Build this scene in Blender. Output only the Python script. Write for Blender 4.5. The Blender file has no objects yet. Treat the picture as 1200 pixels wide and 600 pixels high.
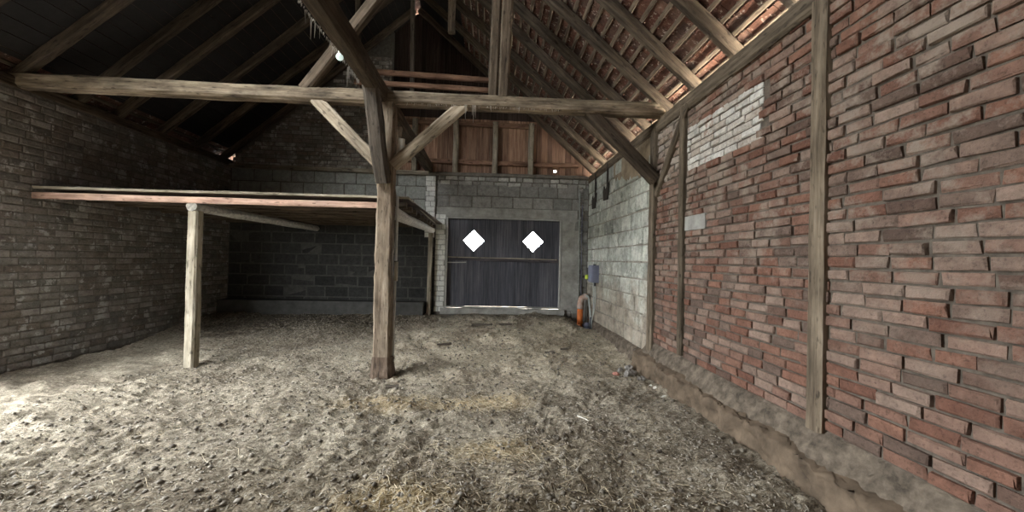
import bpy, math, random
import numpy as np
from mathutils import Vector, Matrix

scn = bpy.context.scene
COL = scn.collection
random.seed(7)

# ------------------------------------------------------------------ camera
F_PX = 433.0
cam_d = bpy.data.cameras.new('camera')
cam = bpy.data.objects.new('camera', cam_d)
COL.objects.link(cam)
cam_d.sensor_width = 36.0
cam_d.lens = 36.0 * F_PX / 1200.0
cam_d.clip_start = 0.05
cam_d.clip_end = 300
cam.location = (0, 0, 1.6)
R = (Matrix.Rotation(math.radians(-3.3), 4, 'Z') @ Matrix.Rotation(math.radians(90.6), 4, 'X')
     @ Matrix.Rotation(math.radians(1.3), 4, 'Z'))
cam.rotation_euler = R.to_euler()
scn.camera = cam

# ------------------------------------------------------------------ light: overcast sky through the openings
SKY = 53.0
EXPOSURE = -0.12
w = bpy.data.worlds.new('sky')
scn.world = w
w.use_nodes = True
bg = w.node_tree.nodes['Background']
bg.inputs['Color'].default_value = (0.93, 0.97, 1.0, 1)
bg.inputs['Strength'].default_value = SKY
scn.view_settings.view_transform = 'Standard'
scn.view_settings.look = 'None'
scn.view_settings.gamma = 1
scn.view_settings.exposure = EXPOSURE
scn.view_settings.use_curve_mapping = False

BACK = 9.12      # inner face of the back wall (y)
RIGHT = 2.42     # inner face of the right wall (x)
LEFT = -6.2      # inner face of the left wall (x)
FRONT = -4.0     # wall behind the camera (y)
ADDED_GAP = (-5.3, -3.5, .9, 3.5)    # roof gap added out of frame, where the shadows point: x0, x1, y0, y1
ADDED_GATE = (1.5, 3.7, 2.7)          # open gate added out of frame for light from the left: y0, y1, height


def portal(loc, rot, sx, sy):
    l = bpy.data.lights.new('daylight_opening', 'AREA')
    l.shape = 'RECTANGLE'
    l.size, l.size_y = sx, sy
    l.cycles.is_portal = True
    o = bpy.data.objects.new('daylight_opening', l)
    o.location = loc
    o.rotation_euler = rot
    COL.objects.link(o)


# sampling guides only (they give no light of their own)
_a = math.atan((7.54 - 3.80) / (2.42 + 1.9))
portal(((ADDED_GAP[0] + ADDED_GAP[1]) / 2 - .25, (ADDED_GAP[2] + ADDED_GAP[3]) / 2, 3.80 + ((ADDED_GAP[0] + ADDED_GAP[1]) / 2 + 6.22) * .8657 + .30), (0, -_a, 0), (ADDED_GAP[1] - ADDED_GAP[0]) / math.cos(_a), ADDED_GAP[3] - ADDED_GAP[2])
portal((LEFT - 0.28, (ADDED_GATE[0] + ADDED_GATE[1]) / 2, ADDED_GATE[2] / 2), (0, math.radians(-90), 0), ADDED_GATE[2], ADDED_GATE[1] - ADDED_GATE[0])


sun_d = bpy.data.lights.new('sun', 'SUN')      # sunshine on the yard to the right of the barn
sun_d.energy = 230
sun_d.angle = 0.05
sun_d.color = (1.0, 0.86, 0.70)
sun = bpy.data.objects.new('sun', sun_d)
sun.rotation_euler = Vector((-1.0, .25, -.85)).to_track_quat('-Z', 'Y').to_euler()
COL.objects.link(sun)


# ------------------------------------------------------------------ node helpers
def new_mat(name):
    m = bpy.data.materials.new(name)
    m.use_nodes = True
    nt = m.node_tree
    b = nt.nodes['Principled BSDF']
    b.inputs['Specular IOR Level'].default_value = 0.2
    return m, nt, b


def nd(nt, typ, **kw):
    n = nt.nodes.new(typ)
    for k, v in kw.items():
        if k.startswith('i_'):
            n.inputs[int(k[2:])].default_value = v
        else:
            setattr(n, k, v)
    return n


def ramp(nt, src, stops):
    r = nt.nodes.new('ShaderNodeValToRGB')
    e = r.color_ramp.elements
    e[0].position, e[0].color = stops[0][0], (*stops[0][1], 1)
    e[1].position, e[1].color = stops[-1][0], (*stops[-1][1], 1)
    for p, c in stops[1:-1]:
        x = e.new(p)
        x.color = (*c, 1)
    nt.links.new(src, r.inputs[0])
    return r.outputs[0]


def mix(nt, fac, a, b, mode='MIX'):
    n = nt.nodes.new('ShaderNodeMix')
    n.data_type = 'RGBA'
    n.blend_type = mode
    for s, v in ((n.inputs[0], fac), (n.inputs[6], a), (n.inputs[7], b)):
        if isinstance(v, bpy.types.NodeSocket):
            nt.links.new(v, s)
        elif isinstance(v, (int, float)):
            s.default_value = v
        else:
            s.default_value = (*v, 1)
    return n.outputs[2]


def coords(nt, space='Object', scale=(1, 1, 1), loc=(0, 0, 0)):
    tc = nt.nodes.new('ShaderNodeTexCoord')
    mp = nt.nodes.new('ShaderNodeMapping')
    mp.inputs['Scale'].default_value = scale
    mp.inputs['Location'].default_value = loc
    nt.links.new(tc.outputs[space], mp.inputs[0])
    return mp.outputs[0]


def noise(nt, vec, scale, detail=4, rough=0.6):
    n = nt.nodes.new('ShaderNodeTexNoise')
    n.inputs['Scale'].default_value = scale
    n.inputs['Detail'].default_value = detail
    n.inputs['Roughness'].default_value = rough
    nt.links.new(vec, n.inputs['Vector'])
    return n.outputs['Fac']


def bump(nt, b, h, strength=0.5, dist=0.02):
    n = nt.nodes.new('ShaderNodeBump')
    n.inputs['Strength'].default_value = strength
    n.inputs['Distance'].default_value = dist
    nt.links.new(h, n.inputs['Height'])
    nt.links.new(n.outputs[0], b.inputs['Normal'])


def math_n(nt, op, a, b):
    n = nt.nodes.new('ShaderNodeMath')
    n.operation = op
    for s, v in ((n.inputs[0], a), (n.inputs[1], b)):
        if isinstance(v, bpy.types.NodeSocket):
            nt.links.new(v, s)
        else:
            s.default_value = v
    return n.outputs[0]


def wood(name, dark, mid, light, rough=0.85, grain=14.0, vary=0.25, bs=0.6, dust=None):
    """weathered timber, grain along local X"""
    m, nt, b = new_mat(name)
    tc = nt.nodes.new('ShaderNodeTexCoord')
    oi = nt.nodes.new('ShaderNodeObjectInfo')
    add = nt.nodes.new('ShaderNodeVectorMath')
    add.operation = 'ADD'
    sc = nt.nodes.new('ShaderNodeVectorMath')
    sc.operation = 'SCALE'
    comb = nt.nodes.new('ShaderNodeCombineXYZ')
    for i in range(3):
        nt.links.new(oi.outputs['Random'], comb.inputs[i])
    nt.links.new(comb.outputs[0], sc.inputs[0])
    sc.inputs['Scale'].default_value = 37.0
    nt.links.new(tc.outputs['Object'], add.inputs[0])
    nt.links.new(sc.outputs[0], add.inputs[1])
    mp = nt.nodes.new('ShaderNodeMapping')
    mp.inputs['Scale'].default_value = (0.9, grain, grain)
    nt.links.new(add.outputs[0], mp.inputs[0])
    g = noise(nt, mp.outputs[0], 1.6, 6, 0.7)
    mp2 = nt.nodes.new('ShaderNodeMapping')
    mp2.inputs['Scale'].default_value = (1.2, 3, 3)
    nt.links.new(add.outputs[0], mp2.inputs[0])
    p = noise(nt, mp2.outputs[0], 1.8, 4, 0.6)
    c1 = ramp(nt, g, [(0.28, dark), (0.5, mid), (0.72, light)])
    c2 = ramp(nt, p, [(0.3, tuple(x * (1 - vary * 1.6) for x in (1, 1, 1))), (0.7, (1 + vary,) * 3)])
    col = mix(nt, 1.0, c1, c2, 'MULTIPLY')
    mp3 = nt.nodes.new('ShaderNodeMapping')
    mp3.inputs['Scale'].default_value = (6, 22, 22)
    nt.links.new(add.outputs[0], mp3.inputs[0])
    k = noise(nt, mp3.outputs[0], 1.3, 3, 0.5)
    kk = ramp(nt, k, [(0.3, (0.42,) * 3), (0.4, (1, 1, 1))])
    col = mix(nt, 1.0, col, kk, 'MULTIPLY')
    isl = math_n(nt, 'MULTIPLY_ADD', oi.outputs['Random'], 0.35)
    isl.node.inputs[2].default_value = 0.83
    br = nt.nodes.new('ShaderNodeVectorMath')
    br.operation = 'SCALE'
    nt.links.new(col, br.inputs[0])
    nt.links.new(isl, br.inputs['Scale'])
    nt.links.new(br.outputs[0], b.inputs['Base Color'])
    b.inputs['Roughness'].default_value = rough
    h = math_n(nt, 'ADD', g, k)
    bump(nt, b, h, bs, 0.012)
    return m


def masonry(name, cols, stain=None, stain_z=(0.6, 1.5), patch=None, patch_t=(0.52, 0.6), nscale=9.0, bs=0.7, isl=0.35, patch_scale=0.9, patch_z=None):
    """per-brick colour from random-per-island, plus pitting, stains and limewash patches"""
    m, nt, b = new_mat(name)
    geo = nt.nodes.new('ShaderNodeNewGeometry')
    oc = coords(nt)
    n1 = noise(nt, oc, nscale, 6, 0.75)
    n2 = noise(nt, oc, nscale * 5, 4, 0.7)
    base = ramp(nt, geo.outputs['Random Per Island'], [(i / max(1, len(cols) - 1), c) for i, c in enumerate(cols)])
    v = ramp(nt, n1, [(0.3, (1 - isl,) * 3), (0.7, (1 + isl,) * 3)])
    col = mix(nt, 1.0, base, v, 'MULTIPLY')
    pit = ramp(nt, n2, [(0.3, (0.55,) * 3), (0.46, (1, 1, 1))])
    col = mix(nt, 1.0, col, pit, 'MULTIPLY')
    if patch is not None:
        n3 = noise(nt, oc, patch_scale, 6, 0.75)
        f = ramp(nt, n3, [(patch_t[0], (0, 0, 0)), (patch_t[1], (1, 1, 1))])
        if patch_z is not None:
            sx = nt.nodes.new('ShaderNodeSeparateXYZ')
            nt.links.new(oc, sx.inputs[0])
            zz = math_n(nt, 'ADD', sx.outputs[2], math_n(nt, 'MULTIPLY', n1, 0.5))
            mr = nt.nodes.new('ShaderNodeMapRange')
            mr.inputs['From Min'].default_value, mr.inputs['From Max'].default_value = patch_z
            nt.links.new(zz, mr.inputs['Value'])
            f = mix(nt, 1.0, f, mr.outputs[0], 'MULTIPLY')
        col = mix(nt, f, col, patch)
    if stain is not None:
        sx = nt.nodes.new('ShaderNodeSeparateXYZ')
        nt.links.new(oc, sx.inputs[0])
        n4 = noise(nt, oc, 1.6, 6, 0.75)
        zz = math_n(nt, 'ADD', sx.outputs[2], math_n(nt, 'MULTIPLY', math_n(nt, 'SUBTRACT', n4, 0.5), 2.6))
        mr = nt.nodes.new('ShaderNodeMapRange')
        mr.inputs['From Min'].default_value = stain_z[1]
        mr.inputs['From Max'].default_value = stain_z[0]
        nt.links.new(zz, mr.inputs['Value'])
        f = math_n(nt, 'MULTIPLY', mr.outputs[0], 0.75)
        col = mix(nt, f, col, mix(nt, 1.0, v, stain, 'MULTIPLY'))
    nt.links.new(col, b.inputs['Base Color'])
    b.inputs['Roughness'].default_value = 0.95
    bump(nt, b, math_n(nt, 'ADD', n1, math_n(nt, 'MULTIPLY', n2, 0.6)), bs, 0.02)
    return m


def plain(name, col, rough=0.6, metal=0.0, vary=0.15, scale=12.0, bs=0.2, col2=None):
    m, nt, b = new_mat(name)
    oc = coords(nt)
    n1 = noise(nt, oc, scale, 5, 0.65)
    c2 = col2 if col2 else tuple(min(1, x * (1 + vary)) for x in col)
    c = ramp(nt, n1, [(0.3, tuple(x * (1 - vary) for x in col)), (0.7, c2)])
    nt.links.new(c, b.inputs['Base Color'])
    b.inputs['Roughness'].default_value = rough
    b.inputs['Metallic'].default_value = metal
    bump(nt, b, n1, bs, 0.01)
    return m


M = {}
M['beam'] = wood('beam_wood', (0.065, 0.046, 0.03), (0.205, 0.16, 0.11), (0.38, 0.315, 0.23), vary=.4)
M['truss'] = wood('truss_wood', (0.04, 0.028, 0.02), (0.11, 0.082, 0.056), (0.20, 0.155, 0.11))
M['brace'] = wood('brace_wood', (0.16, 0.12, 0.08), (0.40, 0.33, 0.24), (0.58, 0.50, 0.38))
M['post'] = wood('post_wood', (0.10, 0.07, 0.048), (0.22, 0.17, 0.12), (0.36, 0.295, 0.22), grain=9)
M['dark'] = wood('dark_wood', (0.035, 0.028, 0.022), (0.085, 0.07, 0.055), (0.15, 0.125, 0.10))
M['shadeM'] = plain('shaded_mortar', (0.075, 0.072, 0.066), 0.95, vary=0.3, scale=12, bs=0.6)  # stall joints, with the shade there put into the colour
M['smear'] = masonry('mortar_smeared_bricks', [(.17, .165, .15), (.46, .45, .41), (.24, .23, .21), (.56, .55, .50), (.20, .19, .17)])
M['brickI'] = masonry('patchy_gable_brick', [(.20, .18, .155), (.34, .32, .28), (.25, .20, .165), (.44, .42, .38)], patch=(.58, .56, .51), patch_t=(.54, .60), patch_scale=4)
M['frame_old'] = wood('wall_frame_wood', (0.05, 0.036, 0.025), (0.145, 0.113, 0.078), (0.25, 0.20, 0.145))
M['foot'] = wood('foot_wood', (0.05, 0.035, 0.025), (0.12, 0.085, 0.06), (0.22, 0.165, 0.12))
M['shadeW'] = wood('shaded_boards', (0.02, 0.013, 0.01), (0.055, 0.036, 0.03), (0.10, 0.07, 0.06))  # stall roof boards, shade of the underside put into the colour
M['rafter'] = wood('rafter_wood', (0.028, 0.020, 0.014), (0.078, 0.058, 0.040), (0.145, 0.113, 0.080))
M['batten'] = wood('batten_wood', (0.05, 0.036, 0.025), (0.125, 0.095, 0.066), (0.20, 0.158, 0.112))
M['board'] = wood('gable_board', (0.09, 0.05, 0.033), (0.25, 0.145, 0.095), (0.40, 0.25, 0.165), grain=10)
M['stud'] = wood('stud_wood', (0.15, 0.125, 0.09), (0.32, 0.28, 0.21), (0.46, 0.41, 0.33))
M['door'] = wood('door_wood', (0.030, 0.028, 0.034), (0.075, 0.067, 0.072), (0.13, 0.11, 0.11), grain=16)
M['frame'] = plain('door_frame_paint', (0.42, 0.41, 0.38), 0.7)
M['bark'] = plain('birch_log_bark', (0.50, 0.48, 0.44), 0.85, vary=0.45, scale=22, bs=0.6)
M['pink'] = wood('fascia_wood', (0.26, 0.15, 0.11), (0.50, 0.33, 0.25), (0.62, 0.45, 0.36))
M['block'] = masonry('grey_block', [(0.25, 0.26, 0.225), (0.42, 0.43, 0.37), (0.31, 0.32, 0.28), (0.50, 0.51, 0.44), (0.37, 0.37, 0.33)], nscale=5, isl=.5,
                     stain=(0.27, 0.215, 0.16), stain_z=(0.7, 1.5), patch=(0.55, 0.55, 0.48), patch_t=(0.55, 0.62), patch_scale=3.2)
M['blockB'] = masonry('back_wall_block', [(0.18, 0.175, 0.16), (0.26, 0.255, 0.235), (0.21, 0.205, 0.19), (0.32, 0.31, 0.28)],
                      patch=(0.34, 0.335, 0.31), patch_t=(0.56, 0.68), patch_scale=2.5, stain=(0.16, 0.14, 0.115), stain_z=(0.4, 1.2))
M['blockL'] = masonry('stall_block', [(0.30, 0.31, 0.28), (0.38, 0.39, 0.35), (0.34, 0.35, 0.32)], patch=(0.42, 0.42, 0.38), patch_t=(0.56, 0.68))
M['blockS'] = masonry('shaded_stall_block', [(0.032, 0.032, 0.03), (0.05, 0.05, 0.046), (0.04, 0.04, 0.037)])  # stall blocks darkened to carry the shade under the lean-to
M['mortar'] = plain('mortar', (0.30, 0.29, 0.26), 0.95, vary=0.35, scale=16, bs=0.8)
M['mortarB'] = plain('brown_mortar', (0.115, 0.095, 0.075), 0.95, vary=0.4, scale=16, bs=0.8)
M['mortarG'] = plain('grey_brown_mortar', (0.25, 0.225, 0.185), 0.95, vary=0.5, scale=8, bs=0.8)
M['mortarD'] = plain('dark_mortar', (0.16, 0.145, 0.125), 0.95, vary=0.35, scale=16, bs=0.8)
M['brick'] = masonry('red_brick', [(0.13, 0.062, 0.043), (0.21, 0.11, 0.076), (0.10, 0.068, 0.053), (0.25, 0.175, 0.135), (0.165, 0.083, 0.058), (0.25, 0.18, 0.14)],
                     patch=(0.27, 0.215, 0.17), patch_t=(0.50, 0.62), patch_scale=2.6, patch_z=(1.0, 2.4))
M['brickW'] = masonry('limewashed_brick', [(0.50, 0.47, 0.42), (0.62, 0.60, 0.55), (0.40, 0.34, 0.28), (0.56, 0.53, 0.48)], patch=(0.30, 0.2, 0.15), patch_t=(0.58, 0.66), patch_scale=3)
M['rubble'] = masonry('rubble_infill', [(0.27, 0.22, 0.18), (0.36, 0.31, 0.26), (0.24, 0.16, 0.12), (0.33, 0.28, 0.22)])
M['brickG'] = masonry('old_grey_brick', [(0.15, 0.14, 0.125), (0.24, 0.225, 0.20), (0.18, 0.15, 0.125), (0.32, 0.30, 0.27)], patch=(0.40, 0.39, 0.36), patch_t=(0.55, 0.6), patch_scale=5)
M['lime'] = masonry('sand_lime_brick', [(0.66, 0.66, 0.61), (0.76, 0.76, 0.71), (0.70, 0.69, 0.64)], isl=0.15)
M['concrete'] = plain('concrete', (0.31, 0.30, 0.27), 0.9, vary=0.35, scale=5, bs=0.5)
M['shadeC'] = plain('shaded_concrete', (0.075, 0.074, 0.068), 0.9, vary=0.3, scale=5, bs=0.5)  # kerb concrete darkened to carry the stall's shade
M['plaster'] = plain('brown_plaster', (0.30, 0.24, 0.17), 0.9, vary=0.4, scale=4, bs=0.5)
M['footing'] = plain('crumbling_footing', (0.125, 0.10, 0.075), 0.95, vary=0.6, scale=11, bs=1.0)
M['sill'] = plain('worn_sill', (0.12, 0.088, 0.06), 0.85, vary=0.5, scale=5, bs=0.9)
M['tile'] = masonry('clay_tile', [(0.092, 0.040, 0.027), (0.135, 0.065, 0.044), (0.082, 0.049, 0.037), (0.17, 0.095, 0.067)], isl=0.5, nscale=7,
                    patch=(0.40, 0.34, 0.28), patch_t=(0.58, 0.64), patch_scale=14)
M['shadeR'] = plain('roof_shade', (0.022, 0.020, 0.019), 0.95)  # stands for the unlit roof underside, shade painted as colour
M['orange'] = plain('orange_plastic', (0.62, 0.17, 0.045), 0.5, vary=0.12, scale=5)
M['orangeD'] = plain('dusty_orange_plastic', (0.50, 0.26, 0.17), 0.7, vary=0.2, scale=9, col2=(0.52, 0.44, 0.38))
M['grey_pl'] = plain('grey_plastic', (0.17, 0.18, 0.24), 0.5, vary=0.1)
M['grey_hose'] = plain('grey_hose', (0.36, 0.38, 0.35), 0.6, vary=0.15)
M['dark_pl'] = plain('dark_plastic', (0.04, 0.04, 0.045), 0.45)
M['yellow'] = plain('yellow_button', (0.62, 0.75, 0.10), 0.4)
M['iron'] = plain('rusty_iron', (0.045, 0.038, 0.032), 0.8, vary=0.4)
M['cob'] = plain('cobweb', (0.50, 0.47, 0.42), 0.9)
M['pale'] = plain('pale_chip_wood', (0.72, 0.70, 0.62), 0.8)
M['stone'] = masonry('field_stone', [(0.20, 0.18, 0.16), (0.34, 0.32, 0.29)])
M['ground'] = plain('yard_ground', (0.10, 0.095, 0.08), 0.95)
M['gravel'] = plain('pale_bounce_ground', (0.62, 0.60, 0.56), 0.95)
M['redstone'] = plain('brick_fragment', (0.42, 0.20, 0.15), 0.9)


def floor_mat():
    m, nt, b = new_mat('trampled_dung_and_chaff')
    oc = coords(nt)
    n1 = noise(nt, oc, 1.1, 6, 0.7)
    n2 = noise(nt, oc, 26, 6, 0.75)
    n3 = noise(nt, coords(nt, scale=(1, 1.8, 1)), 75, 4, 0.8)
    c = ramp(nt, n2, [(0.3, (0.12, 0.10, 0.077)), (0.5, (0.34, 0.305, 0.246)), (0.68, (0.57, 0.52, 0.43))])
    c = mix(nt, 1.0, c, ramp(nt, n1, [(0.34, (0.50, 0.46, 0.42)), (0.62, (1.15, 1.13, 1.08))]), 'MULTIPLY')
    c = mix(nt, 1.0, c, ramp(nt, n3, [(0.34, (0.42, 0.4, 0.37)), (0.5, (1, 1, 1)), (0.66, (1.5, 1.46, 1.38))]), 'MULTIPLY')
    # pale chaff patches and a paler mid floor, partly painted light
    sx = nt.nodes.new('ShaderNodeSeparateXYZ')
    nt.links.new(oc, sx.inputs[0])

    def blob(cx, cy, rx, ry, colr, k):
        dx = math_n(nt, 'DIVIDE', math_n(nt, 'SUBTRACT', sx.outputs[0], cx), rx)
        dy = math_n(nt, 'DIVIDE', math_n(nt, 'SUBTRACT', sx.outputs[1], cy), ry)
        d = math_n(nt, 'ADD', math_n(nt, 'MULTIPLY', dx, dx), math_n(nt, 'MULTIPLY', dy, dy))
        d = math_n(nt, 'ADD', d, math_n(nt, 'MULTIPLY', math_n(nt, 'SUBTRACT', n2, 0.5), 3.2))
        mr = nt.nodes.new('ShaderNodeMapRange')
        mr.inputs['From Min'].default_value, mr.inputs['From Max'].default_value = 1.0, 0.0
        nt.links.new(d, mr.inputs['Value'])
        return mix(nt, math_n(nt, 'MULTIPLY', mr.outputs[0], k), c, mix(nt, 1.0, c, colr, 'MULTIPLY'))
    c = blob(0.03, 4.25, 0.55, 0.35, (1.7, 1.52, 1.15), 0.8)
    c = blob(0.12, 3.15, 0.45, 0.22, (1.75, 1.55, 1.15), 0.8)
    c = blob(-1.0, 4.2, 0.9, 0.3, (1.4, 1.25, 0.95), 0.8)
    c = blob(-0.6, 2.45, 0.5, 0.3, (1.4, 1.25, 0.9), 0.8)
    c = blob(0.4, 6.6, 2.8, 2.1, (1.7, 1.7, 1.66), 0.95)  # paler trampled floor, brightened further for the light falling there
    c = blob(-.5, 1.4, 4.5, 1.9, (0.55, 0.50, 0.43), 0.95)  # browner dung, with the foreground's fall-off of light painted in
    c = blob(-4.0, 8.4, 2.7, 1.5, (0.30, 0.29, 0.28), 0.95)  # stall shadow painted dark into the floor
    c = blob(1.25, 3.2, 0.8, 0.5, (0.65, 0.62, 0.58), 0.8)
    c = blob(0.8, 2.2, 1.4, 0.45, (0.7, 0.66, 0.6), 0.8)
    nt.links.new(c, b.inputs['Base Color'])
    b.inputs['Roughness'].default_value = 0.97
    bump(nt, b, math_n(nt, 'ADD', n2, math_n(nt, 'MULTIPLY', n3, 0.6)), 0.9, 0.02)
    return m


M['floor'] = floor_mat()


# ------------------------------------------------------------------ object helpers
def link_mesh(name, verts, faces, mat, parent=None, smooth=False):
    me = bpy.data.meshes.new(name)
    me.from_pydata([tuple(v) for v in verts], [], faces)
    me.update()
    if mat is not None:
        me.materials.append(mat)
    if smooth:
        me.polygons.foreach_set('use_smooth', [True] * len(me.polygons))
    o = bpy.data.objects.new(name, me)
    COL.objects.link(o)
    if parent is not None:
        o.parent = parent
    return o


def tag(o, label, cat, group=None, kind=None):
    o['label'] = label
    o['category'] = cat
    if group:
        o['group'] = group
    if kind:
        o['kind'] = kind
    return o


def struct(o, label=None):
    o['kind'] = 'structure'
    if label:
        o['label'] = label
    return o


def empty(name, loc, label=None, cat=None, group=None):
    o = bpy.data.objects.new(name, None)
    o.location = loc
    o.empty_display_size = 0.1
    COL.objects.link(o)
    if label:
        tag(o, label, cat, group)
    return o


def adopt(child, parent):
    """parent keeps the child where it stands"""
    child.parent = parent
    child.matrix_parent_inverse = Matrix.Translation(-Vector(parent.location))
    return child


class MB:
    def __init__(self):
        self.v, self.f = [], []

    def add(self, vs, fs):
        n = len(self.v)
        self.v += [tuple(x) for x in vs]
        self.f += [tuple(i + n for i in f) for f in fs]

    def box(self, x0, x1, y0, y1, z0, z1, j=0.0):
        r = (lambda: random.uniform(-j, j)) if j else (lambda: 0)
        vs = [(x + r(), y + r(), z + r()) for x in (x0, x1) for y in (y0, y1) for z in (z0, z1)]
        self.add(vs, [(0, 1, 3, 2), (4, 6, 7, 5), (0, 4, 5, 1), (2, 3, 7, 6), (0, 2, 6, 4), (1, 5, 7, 3)])

    def build(self, name, mat, parent=None, smooth=False):
        return link_mesh(name, self.v, self.f, mat, parent, smooth)


def timber(name, p0, p1, w, h, mat, up=(0, 0, 1), parent=None, wob=0.006, seg=None, taper=1.0, cham=0.16, sag=0.0, round_=False, seed=None):
    """hewn timber: local X runs along it; w across, h along 'up'"""
    rnd = random.Random(seed if seed is not None else hash((round(p0[0], 2), round(p0[1], 2), round(p0[2], 2), round(w, 3))) & 0xffff)
    p0, p1 = Vector(p0), Vector(p1)
    d = p1 - p0
    L = d.length
    X = d.normalized()
    U = Vector(up)
    Z = (U - X * U.dot(X)).normalized()
    Y = Z.cross(X)
    seg = seg or max(2, min(40, int(L / 0.22)))
    if round_:
        prof = [(math.cos(a) * .5, math.sin(a) * .5) for a in [i * math.tau / 12 for i in range(12)]]
    else:
        c = cham
        prof = [(-.5 + c, -.5), (.5 - c, -.5), (.5, -.5 + c), (.5, .5 - c), (.5 - c, .5), (-.5 + c, .5), (-.5, .5 - c), (-.5, -.5 + c)]
        cc = [rnd.uniform(0.2, 1.0) for _ in range(4)]
    n = len(prof)
    vs, fs = [], []
    bend = [rnd.uniform(-1, 1) for _ in range(4)]
    for i in range(seg + 1):
        t = i / seg
        k = 1 + (taper - 1) * t
        oy = wob * (bend[0] * math.sin(t * 3.1) + .6 * bend[1] * math.sin(t * 8))
        oz = wob * (bend[2] * math.sin(t * 3.1) + .6 * bend[3] * math.sin(t * 7)) - sag * 4 * t * (1 - t)
        for q, (a, b_) in enumerate(prof):
            vs.append((t * L, a * w * k + oy + rnd.uniform(-wob, wob) * .5, b_ * h * k + oz + rnd.uniform(-wob, wob) * .5))
    for i in range(seg):
        for q in range(n):
            a, b_ = i * n + q, i * n + (q + 1) % n
            fs.append((a, a + n, b_ + n, b_))
    fs.append(tuple(range(n)))
    fs.append(tuple(seg * n + q for q in reversed(range(n))))
    o = link_mesh(name, vs, [tuple(reversed(f)) for f in fs], mat)
    mw = Matrix((X, Y, Z)).transposed().to_4x4()
    mw.translation = p0
    o.matrix_world = mw
    if parent is not None:
        adopt(o, parent)
    return o


def tube(name, pts, r, mat, parent=None, n=10, cap=True, radii=None, smooth=True, sub=6):
    P = [Vector(p) for p in pts]
    if sub > 1 and len(P) > 2:      # catmull-rom
        Q = []
        E_ = [P[0] * 2 - P[1]] + P + [P[-1] * 2 - P[-2]]
        for i in range(1, len(E_) - 2):
            for s in range(sub):
                t = s / sub
                a, b_, c, d = E_[i - 1], E_[i], E_[i + 1], E_[i + 2]
                Q.append(0.5 * ((2 * b_) + (c - a) * t + (2 * a - 5 * b_ + 4 * c - d) * t * t + (3 * b_ - a - 3 * c + d) * t ** 3))
        Q.append(P[-1])
        P = Q
    vs, fs = [], []
    ref = Vector((0, 0, 1))
    for i, p in enumerate(P):
        t = (P[min(i + 1, len(P) - 1)] - P[max(i - 1, 0)]).normalized()
        a = ref - t * ref.dot(t)
        if a.length < 0.1:
            a = Vector((0, 1, 0)) - t * t.y
        a.normalize()
        ref = a
        b_ = t.cross(a)
        rr = r if radii is None else radii[0] + (radii[1] - radii[0]) * i / (len(P) - 1)
        for k in range(n):
            an = k * math.tau / n
            vs.append(p + a * (math.cos(an) * rr) + b_ * (math.sin(an) * rr))
    for i in range(len(P) - 1):
        for k in range(n):
            q = (k + 1) % n
            fs.append((i * n + k, i * n + q, (i + 1) * n + q, (i + 1) * n + k))
    if cap:
        fs.append(tuple(reversed(range(n))))
        fs.append(tuple((len(P) - 1) * n + k for k in range(n)))
    o = link_mesh(name, vs, fs, mat, None, smooth)
    if parent is not None:
        adopt(o, parent)
    return o


def bricks(name, org, ud, nd_, u0, u1, z0, z1, bw, bh, gap, proud, mat, mortar_mat, keep=None, jit=0.004, seed=1, back=0.16,
           parent=None, uneven=0.0, course_shift=None):
    """a bonded masonry panel: every brick a chamfered, slightly crooked block standing proud of a mortar slab.
    org: origin, ud: unit vector along the wall, nd_: unit normal into the room"""
    rnd = random.Random(seed)
    org, ud, nn = Vector(org), Vector(ud), Vector(nd_)
    up = Vector((0, 0, 1))
    mb = MB()
    P = lambda u, n_, z: org + ud * u + nn * n_ + up * z
    ch = min(0.012, bh * 0.12)
    nrow = max(1, int(round((z1 - z0) / bh)))
    rh = (z1 - z0) / nrow
    for r in range(nrow):
        za, zb = z0 + r * rh, z0 + (r + 1) * rh
        off = (0 if r % 2 else bw / 2) + rnd.uniform(-.1, .1) * bw
        u = u0 - off
        while u < u1:
            wv = bw * rnd.uniform(1 - .15 - uneven, 1 + .1 + uneven)
            a, b_ = max(u, u0), min(u + wv, u1)
            u += wv
            if b_ - a < 0.05 * bw + gap + .01:
                continue
            um, zm = (a + b_) / 2, (za + zb) / 2
            if keep and not keep(um, zm):
                continue
            pr = proud * rnd.uniform(0.5, 1.25) + (rnd.uniform(-1, 1) * uneven * 0.03)
            g = gap / 2
            J = lambda: rnd.uniform(-jit, jit)
            ring0 = [(a + g, za + g), (b_ - g, za + g), (b_ - g, zb - g), (a + g, zb - g)]
            ring1 = [(a + g + ch, za + g + ch), (b_ - g - ch, za + g + ch), (b_ - g - ch, zb - g - ch), (a + g + ch, zb - g - ch)]
            vs = [P(x, -0.01, z) for x, z in ring0]
            vs += [P(x + J(), pr - ch * .8 + J() * .5, z + J()) for x, z in ring0]
            vs += [P(x + J(), pr + J() * .7, z + J()) for x, z in ring1]
            fs = []
            for k in range(4):
                q = (k + 1) % 4
                fs.append((k, q, q + 4, k + 4))
                fs.append((k + 4, q + 4, q + 8, k + 8))
            fs.append((8, 9, 10, 11))
            if ud.cross(up).dot(nn) < 0:
                fs = [tuple(reversed(f)) for f in fs]
            mb.add(vs, fs)
    o = mb.build(name, mat, parent)
    return o


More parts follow.
